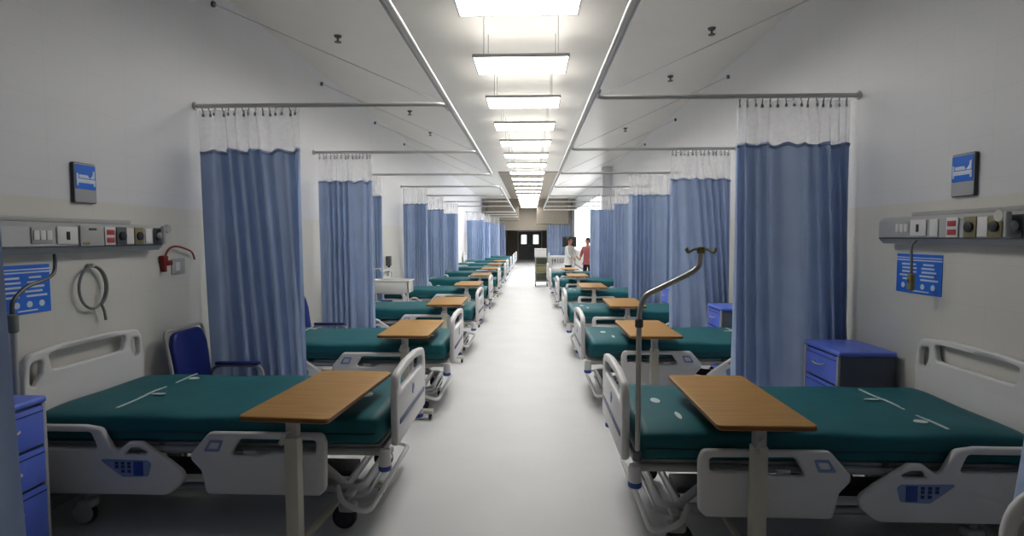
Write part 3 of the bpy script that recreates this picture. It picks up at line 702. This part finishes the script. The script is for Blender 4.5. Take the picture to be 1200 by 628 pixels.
bedhead('left', 2.35, 4.165, [(3.11, 'switch'), (3.285, 'socket'), (3.47, 'control'), (3.625, 'red'), (3.73, 'gasdark'), (3.815, 'plate'), (3.90, 'gas'), (4.005, 'plate'), (4.10, 'flow')],
        'long grey bedhead unit with sockets on the left wall')
bedhead('right', 2.45, 4.13, [(3.87, 'switch'), (3.715, 'socket'), (3.575, 'plate'), (3.42, 'red'), (3.285, 'gas'), (3.20, 'plate'), (3.11, 'gas'), (2.98, 'flow')],
        'long grey bedhead unit with sockets on the right wall', 1.615, 1.80)

def wall_sign(side, yc, zc, label):
    s = 1 if side == 'left' else -1; xw = XL if side == 'left' else XR
    t = thing('bed_sign', label, 'sign', (xw, yc, zc), 0, None)
    R = Matrix(((0, 0, s, 0), (s, 0, 0, 0), (0, 1, 0, 0), (0, 0, 0, 1)))   # plate x -> world +-y, y -> z, z -> out of the wall
    # reading direction: seen from the aisle, left to right is +y on the left wall and -y on the right wall
    rd = Matrix.Diagonal((1, 1, 1, 1))
    MB().plate(rrect(-0.092, 0.092, -0.13, 0.13, 0.012), [], 0.02, 0.003, R @ T(0, 0, 0.0105)).obj('backing', 'signedge', t)
    MB().plate(rrect(-0.088, 0.088, -0.125, 0.125, 0.012), [], 0.004, 0.001, R @ T(0, 0, 0.0225)).obj('lower_panel', 'signgrey', t)
    bl = MB().plate(rrect(-0.083, 0.083, -0.04, 0.118, 0.008), [], 0.004, 0.001, R @ T(0, 0, 0.025)).obj('blue_panel', 'signblue', t)
    ic = MB()
    for poly in ([(-0.075, 0.025), (0.075, 0.025), (0.075, 0.0), (-0.075, 0.0)], [(-0.075, 0.06), (-0.062, 0.06), (-0.062, 0.02), (-0.075, 0.02)],
                 [(-0.055, 0.052), (0.015, 0.052), (0.03, 0.03), (-0.055, 0.03)], [(0.03, 0.03), (0.072, 0.03), (0.072, 0.085), (0.058, 0.078), (0.055, 0.055)],
                 [(0.062, 0.0), (0.075, 0.0), (0.075, -0.018), (0.062, -0.018)], [(-0.075, 0.0), (-0.062, 0.0), (-0.062, -0.018), (-0.075, -0.018)]):
        ic.plate(rpoly(poly, 0.003, 2), [], 0.003, 0.0005, R @ T(0, 0, 0.028))
    ic.obj('bed_icon', 'signwhite', bl)
wall_sign('left', 3.55, 2.012, 'blue plaque with white bed pictogram high on the left wall')
wall_sign('right', 3.48, 2.037, 'blue plaque with white bed pictogram high on the right wall')

def poster(side, y0, y1, z0, z1, label):
    s = 1 if side == 'left' else -1; xw = XL if side == 'left' else XR
    yc, zc = (y0+y1)/2, (z0+z1)/2; w, h = (y1-y0), (z1-z0)
    t = thing('wall_poster', label, 'poster', (xw, yc, zc))
    R = Matrix(((0, 0, s, 0), (s, 0, 0, 0), (0, 1, 0, 0), (0, 0, 0, 1)))
    MB().plate(rrect(-w/2, w/2, -h/2, h/2, 0.004), [], 0.005, 0.001, R @ T(0, 0, 0.003)).obj('sheet', 'signblue', t)
    for ha, hb in ((0.395, 0.42), (0.33, 0.36)): MB().plate(rrect(-w*0.5, w*0.5, h*ha, h*hb, 0.001), [], 0.002, 0.0003, R @ T(0, 0, 0.0062)).obj('header_line', 'signwhite', t)
    rnd = random.Random(5)
    for cx0 in (-0.42, 0.04):
        for r in range(5):
            a = cx0+rnd.uniform(0, 0.08); e = cx0+rnd.uniform(0.28, 0.40); zz = h*(0.24-0.095*r)
            MB().plate(rrect(a*w, e*w, zz-0.006, zz+0.006, 0.002, 2), [], 0.002, 0.0003, R @ T(0, 0, 0.0062)).obj('text_line', 'signwhite', t)
    MB().plate(rrect(-0.1*w, 0.25*w, -h*0.45, -h*0.42, 0.002, 2), [], 0.002, 0.0003, R @ T(0, 0, 0.0062)).obj('text_line', 'signwhite', t)
    for k in range(4):
        MB().lathe([(0.019, 0.0), (0.019, 0.0015)], 14, R @ T((-0.33+0.22*k)*w, -0.31*h, 0.0055)).obj('icon_dot', 'signwhite', t)
poster('left', 2.90, 3.27, 1.215, 1.50, 'blue printed notice under the bedhead unit on the left wall')
poster('right', 3.64, 4.08, 1.275, 1.545, 'blue printed notice under the bedhead unit on the right wall')

# red plug with curved cord, and the pale socket plate, left wall
t = thing('wall_socket', 'pale square socket plate under the red cord', 'socket', (XL, 4.50, 1.42))
MB().box(0, 0.012, -0.085, 0.085, -0.065, 0.065, 0.004).obj('plate', 'greywhite', t)
MB().box(0.0125, 0.018, -0.05, 0.01, -0.035, 0.035, 0.002).obj('insert', 'white', t)
t = thing('emergency_plug', 'red plug with curved red cord on the left wall beside the curtain', 'plug', (XL, 4.30, 1.47))
MB().box(0.002, 0.045, -0.035, 0.025, -0.015, 0.045, 0.008).box(0.005, 0.04, -0.02, 0.01, -0.085, 0.0, 0.006).box(0.005, 0.05, 0.0, 0.07, -0.035, 0.005, 0.006).obj('plug_body', 'red', t)
MB().tube(smooth_path([(0.025, 0.01, 0.04), (0.03, 0.06, 0.10), (0.04, 0.14, 0.115), (0.05, 0.25, 0.09), (0.04, 0.34, 0.06), (0.03, 0.39, 0.0)], 8), 0.008, 8).obj('cord', 'red', t)
# looped suction tube
t = thing('looped_tube', 'grey suction tube coiled in a loop on the left wall above the first bed', 'cord', (XL, 3.56, 1.31))
loop = [(0.03+0.012*k/40, 0.115*math.sin(2*PI*k/36), 0.02+0.14*math.cos(2*PI*k/36)) for k in range(52)]
MB().tube([Vector(p) for p in loop]+[Vector((0.045, 0.08, -0.15)), Vector((0.045, 0.09, -0.21))], 0.0085, 8).obj('hose', 'hose', t)
MB().cyl((0.0, 0, 0.165), (0.05, 0, 0.165), 0.012).obj('wall_hook', 'steelgrey', t)
# call handset hanging from the right unit
t = thing('call_handset', 'grey nurse call handset hanging over the right wall notice', 'handset', (XR-0.14, 3.715, 1.62))
MB().tube(smooth_path([(0.02, 0, 0.02), (-0.01, 0, -0.02), (-0.005, 0.005, -0.12), (0.0, 0.01, -0.2)], 8), 0.008, 8).obj('cord', 'hose', t)
MB().box(-0.018, 0.018, -0.012, 0.032, -0.31, -0.2, 0.012, 3).obj('handset_body', 'olive', t)
MB().box(-0.022, -0.017, 0.0, 0.02, -0.26, -0.235, 0.002).obj('button', 'steeldark', t)
# stand with the hose by the left headboard
t = thing('suction_stand', 'slim grey pole stand between the near left cabinet and headboard', 'stand', (-2.765, 2.85, 0))
MB().cyl((0, 0, 0.06), (0, 0, 1.16), 0.016, 14).obj('pole', 'steelgrey', t)
MB().lathe([(0.001, 0.0), (0.11, 0.0), (0.115, 0.015), (0.10, 0.04), (0.03, 0.06), (0.02, 0.09), (0.001, 0.09)], 24).obj('base', 'steeldark', t)
MB().cyl((0, 0, 1.15), (0, 0, 1.25), 0.026, 14).cyl((0, 0, 1.19), (-0.05, -0.02, 1.19), 0.014, 10).obj('coupling', 'hose', t)
MB().tube(smooth_path([(0, 0, 1.245), (0.0, 0.01, 1.32), (-0.01, 0.10, 1.385), (-0.03, 0.25, 1.42), (-0.05, 0.33, 1.46), (-0.06, 0.35, 1.56)], 8), 0.0105, 8).obj('hose', 'steeldark', t)
o = MB().tube(smooth_path([(XL+0.03, 2.80, 1.565), (XL+0.03, 2.82, 1.4), (XL+0.03, 2.86, 1.15), (XL+0.03, 2.89, 0.9), (XL+0.03, 2.89, 0.5), (XL+0.03, 2.87, 0.005)], 8), 0.008, 8).obj('power_cord', 'cable')
tag(o, 'thin black cable hanging down the left wall beside the notice', 'cable')

# ------------------------------------------------------------------ IV pole on the first right bed
t = thing('iv_pole', 'tall bent steel pole with spread hooks at the first right bed', 'pole', (0.553, 2.83, 0.0))
MB().tube(fillet([(0, 0, 0.505), (0, 0, 1.28), (0.02, 0, 1.36), (0.25, 0, 1.475), (0.30, 0, 1.51), (0.305, 0, 1.60)], 0.05, 6), 0.0135, 12).obj('pole', 'chrome', t)
MB().cyl((0, 0, 1.20), (0, 0, 1.245), 0.021, 14).cyl((0, 0, 0.505), (0, 0, 0.56), 0.024, 14).obj('collar', 'steeldark', t)
hb = MB()
for k in range(4):
    a = PI/4*0.6+k*PI/2; c, s = math.cos(a), math.sin(a)
    hb.tube(smooth_path([(0.305, 0, 1.595), (0.305+0.04*c, 0.04*s, 1.60), (0.305+0.085*c, 0.085*s, 1.585), (0.305+0.1*c, 0.1*s, 1.605)], 5), 0.006, 8)
hb.lathe([(0.001, 1.575), (0.02, 1.58), (0.02, 1.61), (0.001, 1.615)], 14, T(0.305, 0, 0)).obj('hook_spread', 'olive', t)

# ------------------------------------------------------------------ washbasin and dispenser, left wall
t = thing('washbasin', 'white box-shaped washbasin on legs in front of a blue curtain', 'washbasin', (XL, 9.78, 0))
MB().plate(rrect(0.0, 0.82, -0.22, 0.22, 0.03), [rrect(0.18, 0.76, -0.16, 0.16, 0.06)], 0.03, 0.006, T(0, 0, 0.895)).box(0.0, 0.80, -0.21, 0.21, 0.68, 0.72, 0.015).box(0.0, 0.80, -0.21, -0.18, 0.69, 0.885, 0.008).box(0.0, 0.80, 0.18, 0.21, 0.69, 0.885, 0.008).box(0.77, 0.80, -0.21, 0.21, 0.69, 0.885, 0.008).box(0.0, 0.10, -0.21, 0.21, 0.69, 0.885, 0.008).obj('basin', 'porcelain', t)
for x in (0.12, 0.70):
    for s in (-1, 1): MB().cyl((x, s*0.17, 0.0), (x, s*0.17, 0.69), 0.02).obj('leg', 'white', t)
MB().tube(fillet([(0.09, 0, 0.90), (0.09, 0, 1.10), (0.26, 0, 1.10), (0.26, 0, 1.05)], 0.06), 0.013, 10).obj('tap', 'chrome', t)
t = thing('soap_dispenser', 'small dark soap dispenser on the wall above the washbasin', 'dispenser', (XL, 11.15, 1.08))
MB().box(0, 0.10, -0.06, 0.06, 0, 0.20, 0.015, 3).obj('case', 'steeldark', t)
MB().box(0.03, 0.08, -0.02, 0.02, -0.03, 0.0, 0.006).obj('nozzle', 'rubber', t)

# ------------------------------------------------------------------ trolley, cot, monitor at the far end
t = thing('supply_trolley', 'greenish grey shelved trolley standing in the far aisle', 'trolley', (0.36, 18.95, 0))
for sx in (-1, 1):
    for sy in (-1, 1):
        MB().cyl((sx*0.2, sy*0.25, 0.1), (sx*0.2, sy*0.25, 0.98), 0.015, 10).obj('post', 'steelgrey', t)
        MB().lathe([(0.005, -0.014), (0.045, -0.014), (0.05, 0), (0.045, 0.014), (0.005, 0.014)], 14, T(sx*0.2, sy*0.25, 0.05) @ Matrix.Rotation(PI/2, 4, 'Y')).cyl((sx*0.2, sy*0.25, 0.07), (sx*0.2, sy*0.25, 0.11), 0.012).obj('caster', 'rubber', t)
for z in (0.16, 0.45, 0.72, 0.96): MB().box(-0.22, 0.22, -0.27, 0.27, z, z+0.025, 0.006).obj('shelf', 'shelf', t)
MB().box(-0.205, 0.205, 0.235, 0.245, 0.16, 0.97).obj('back_panel', 'shelf', t)
MB().box(-0.18, 0.18, -0.26, 0.2, 0.48, 0.70, 0.01).obj('drawer_box', 'olive', t)
t = thing('linen_box', 'white covered box on top of the far trolley', 'box', (0.33, 18.95, 0.985))
MB().box(-0.2, 0.2, -0.24, 0.24, 0.0, 0.26, 0.03, 3).obj('box', 'linen', t)
MB().box(-0.21, 0.21, -0.25, 0.25, 0.26, 0.29, 0.012).obj('lid', 'linen', t)
t = thing('infant_cot', 'white barred cot behind the far trolley', 'cot', (1.06, 19.3, 0))
for s in (-1, 1):
    MB().plate(rrect(-0.42, 0.42, 0.45, 1.02, 0.05), [rrect(-0.37, 0.37, 0.52, 0.96, 0.03)], 0.035, 0.008, T(0, s*0.3, 0) @ XZ).obj('side_frame', 'white', t)
    b = MB()
    for k in range(9): b.cyl((-0.34+0.085*k, s*0.3, 0.52), (-0.34+0.085*k, s*0.3, 0.96), 0.009, 8)
    b.obj('rim_slat', 'white', t)
    MB().plate(rrect(-0.30, 0.30, 0.45, 1.12, 0.06), [], 0.03, 0.008, T(s*0.43, 0, 0) @ YZ).obj('end_panel', 'white', t)
    for sy in (-1, 1):
        MB().cyl((s*0.38, sy*0.26, 0.0), (s*0.38, sy*0.26, 0.46), 0.022).obj('leg', 'white', t)
MB().box(-0.39, 0.39, -0.27, 0.27, 0.46, 0.60, 0.03, 3).obj('mattress', 'linen', t)
t = thing('wall_monitor', 'dark screen on a stand behind the person in white', 'monitor', (1.38, 19.9, 0))
MB().box(-0.25, 0.25, -0.03, 0.03, 1.32, 1.68, 0.01).obj('casing', 'dark', t)
MB().box(-0.22, 0.22, -0.034, -0.029, 1.35, 1.65).obj('screen', 'rubber', t)
MB().cyl((0, 0.02, 0.04), (0, 0.02, 1.4), 0.02).obj('pole', 'steelgrey', t)
MB().lathe([(0.001, 0), (0.24, 0), (0.24, 0.02), (0.04, 0.05), (0.001, 0.05)], 24, T(0, 0.02, 0)).obj('base', 'steeldark', t)

# ------------------------------------------------------------------ people
def skin_obj(name, verts, edges, radii, root, m, parent, sub=2):
    me = bpy.data.meshes.new(name); me.from_pydata([Vector(v) for v in verts], edges, [])
    o = bpy.data.objects.new(name, me); COL.objects.link(o); o.parent = parent
    o.modifiers.new('skin', 'SKIN').use_smooth_shade = True
    for i, d in enumerate(me.skin_vertices[0].data):
        r = radii[i]; d.radius = r if isinstance(r, tuple) else (r, r); d.use_root = (i == root)
    s = o.modifiers.new('sub', 'SUBSURF'); s.levels = sub; s.render_levels = sub
    me.materials.append(M[m])
    return o
def person(loc, rz, label, top, trousers, arm_fwd, lean=0.0):
    t = thing('person', label, 'person', loc, rz)       # faces -y
    Vb, E, R = [], [], []
    def add(p, r, par=None):
        Vb.append(p); R.append(r)
        if par is not None: E.append((par, len(Vb)-1))
        return len(Vb)-1
    pel = add((0, 0, 0.93), (0.15, 0.11)); sp = add((0, -lean*0.4, 1.12), (0.135, 0.10), pel); chs = add((0, -lean*0.8, 1.32), (0.16, 0.11), sp)
    nk = add((0, -lean, 1.46), 0.046, chs); hd0 = add((0, -lean-0.015, 1.545), (0.055, 0.07), nk); hd1 = add((0, -lean-0.015, 1.62), (0.078, 0.095), hd0); add((0, -lean, 1.69), 0.06, hd1)
    hands = []
    for s in (-1, 1):
        sh = add((s*0.17, -lean*0.9, 1.39), 0.058, chs); el = add((s*0.23, -lean-0.06, 1.13), 0.043, sh)
        wr = add((s*0.20, -lean-0.06-arm_fwd, 1.02+arm_fwd*0.3), 0.028, el); pm = add((s*0.19, -lean-0.10-arm_fwd*1.1, 0.98+arm_fwd*0.3), (0.036, 0.018), wr)
        for k in range(4): 
            f1 = add((s*(0.165+0.018*k), -lean-0.15-arm_fwd*1.1, 0.955+arm_fwd*0.3), 0.0085, pm); add((s*(0.167+0.016*k), -lean-0.165-arm_fwd*1.1, 0.918+arm_fwd*0.3-0.006*(k % 2)), 0.008, f1)
        add((s*0.145, -lean-0.11-arm_fwd*1.1, 0.95+arm_fwd*0.3), 0.010, pm)
        hp = add((s*0.095, 0, 0.80), 0.075, pel); kn = add((s*0.10, -0.015, 0.50), 0.058, hp); an = add((s*0.10, 0.02, 0.09), 0.038, kn); add((s*0.11, -0.12, 0.035), (0.04, 0.03), an)
    skin_obj('body', Vb, E, R, pel, 'skin', t, 2)
    # clothing follows the body
    TV = [(0, 0, 0.80), (0, 0, 0.95), (0, -lean*0.4, 1.12), (0, -lean*0.8, 1.32), (0, -lean*0.95, 1.425)]
    TE = [(0, 1), (1, 2), (2, 3), (3, 4)]; TRr = [(0.19, 0.14), (0.175, 0.13), (0.155, 0.12), (0.178, 0.128), (0.075, 0.07)]
    for s in (-1, 1):
        n = len(TV); TV += [(s*0.175, -lean*0.9, 1.385), (s*0.23, -lean-0.06, 1.13), (s*0.203, -lean-0.06-arm_fwd*0.9, 1.03+arm_fwd*0.28)]
        TE += [(3, n), (n, n+1), (n+1, n+2)]; TRr += [0.07, 0.055, 0.042]
    skin_obj('top_garment', TV, TE, TRr, 1, top, t, 2)
    PV = [(0, 0, 0.96), (0, 0, 1.06)]; PE = [(0, 1)]; PR = [(0.125, 0.10), (0.12, 0.09)]
    for s in (-1, 1):
        n = len(PV); PV += [(s*0.095, 0, 0.80), (s*0.10, -0.015, 0.50), (s*0.10, 0.02, 0.10)]; PE += [(0, n), (n, n+1), (n+1, n+2)]; PR += [0.088, 0.070, 0.056]
    skin_obj('trousers', PV, PE, PR, 0, trousers, t, 2)
    for s in (-1, 1):
        MB().box(s*0.11-0.048, s*0.11+0.048, -0.19, 0.07, 0.0, 0.07, 0.025, 3).obj('shoe', 'cable', t)
    h = MB().ball((0, -lean+0.02, 1.65), 0.105, 0.92, 1.05, 1.0, 20)
    b = h.bm
    bmesh.ops.delete(b, geom=[v for v in b.verts if v.co.y < -lean-0.05 and v.co.z < 1.68], context='VERTS')
    ho = h.obj('hair', 'hair', t); ho.modifiers.new('thickness', 'SOLIDIFY').thickness = 0.012
    f = MB().lathe([(0.001, 0.0), (0.016, 0.0), (0.006, 0.045), (0.001, 0.05)], 10, T(0, -lean-0.105, 1.585)).obj('nose', 'skin', t)
    for s in (-1, 1):
        MB().ball((s*0.033, -lean-0.098, 1.632), 0.011).obj('eye', 'cable', t)
        MB().ball((s*0.085, -lean-0.005, 1.60), 0.026, 0.4, 0.8, 1.2).obj('ear', 'skin', t)
    MB().ball((0, -lean-0.095, 1.555), 0.022, 1.1, 0.4, 0.3).obj('mouth', 'redsock', t)
    return t
person((1.22, 18.1, 0), math.radians(60), 'dark-haired person in a white coat standing beyond the far cot', 'coat', 'darkcloth', 0.12, 0.05).scale = (0.96,)*3
person((1.90, 18.6, 0), math.radians(-30), 'dark-haired person in a reddish top beside the farthest right curtain', 'redtop', 'darkcloth', 0.1, 0.0).scale = (0.94,)*3

# ------------------------------------------------------------------ world and view
wd = bpy.data.worlds.new('world'); SC.world = wd; wd.use_nodes = True
wd.node_tree.nodes['Background'].inputs[0].default_value = (0.6, 0.7, 0.9, 1); wd.node_tree.nodes['Background'].inputs[1].default_value = 0.3
vs = SC.view_settings; vs.view_transform = 'Standard'; vs.look = 'None'; vs.exposure = 0.22; vs.gamma = 1.0; vs.use_curve_mapping = False
SC.cycles.max_bounces = 8; SC.cycles.transparent_max_bounces = 16
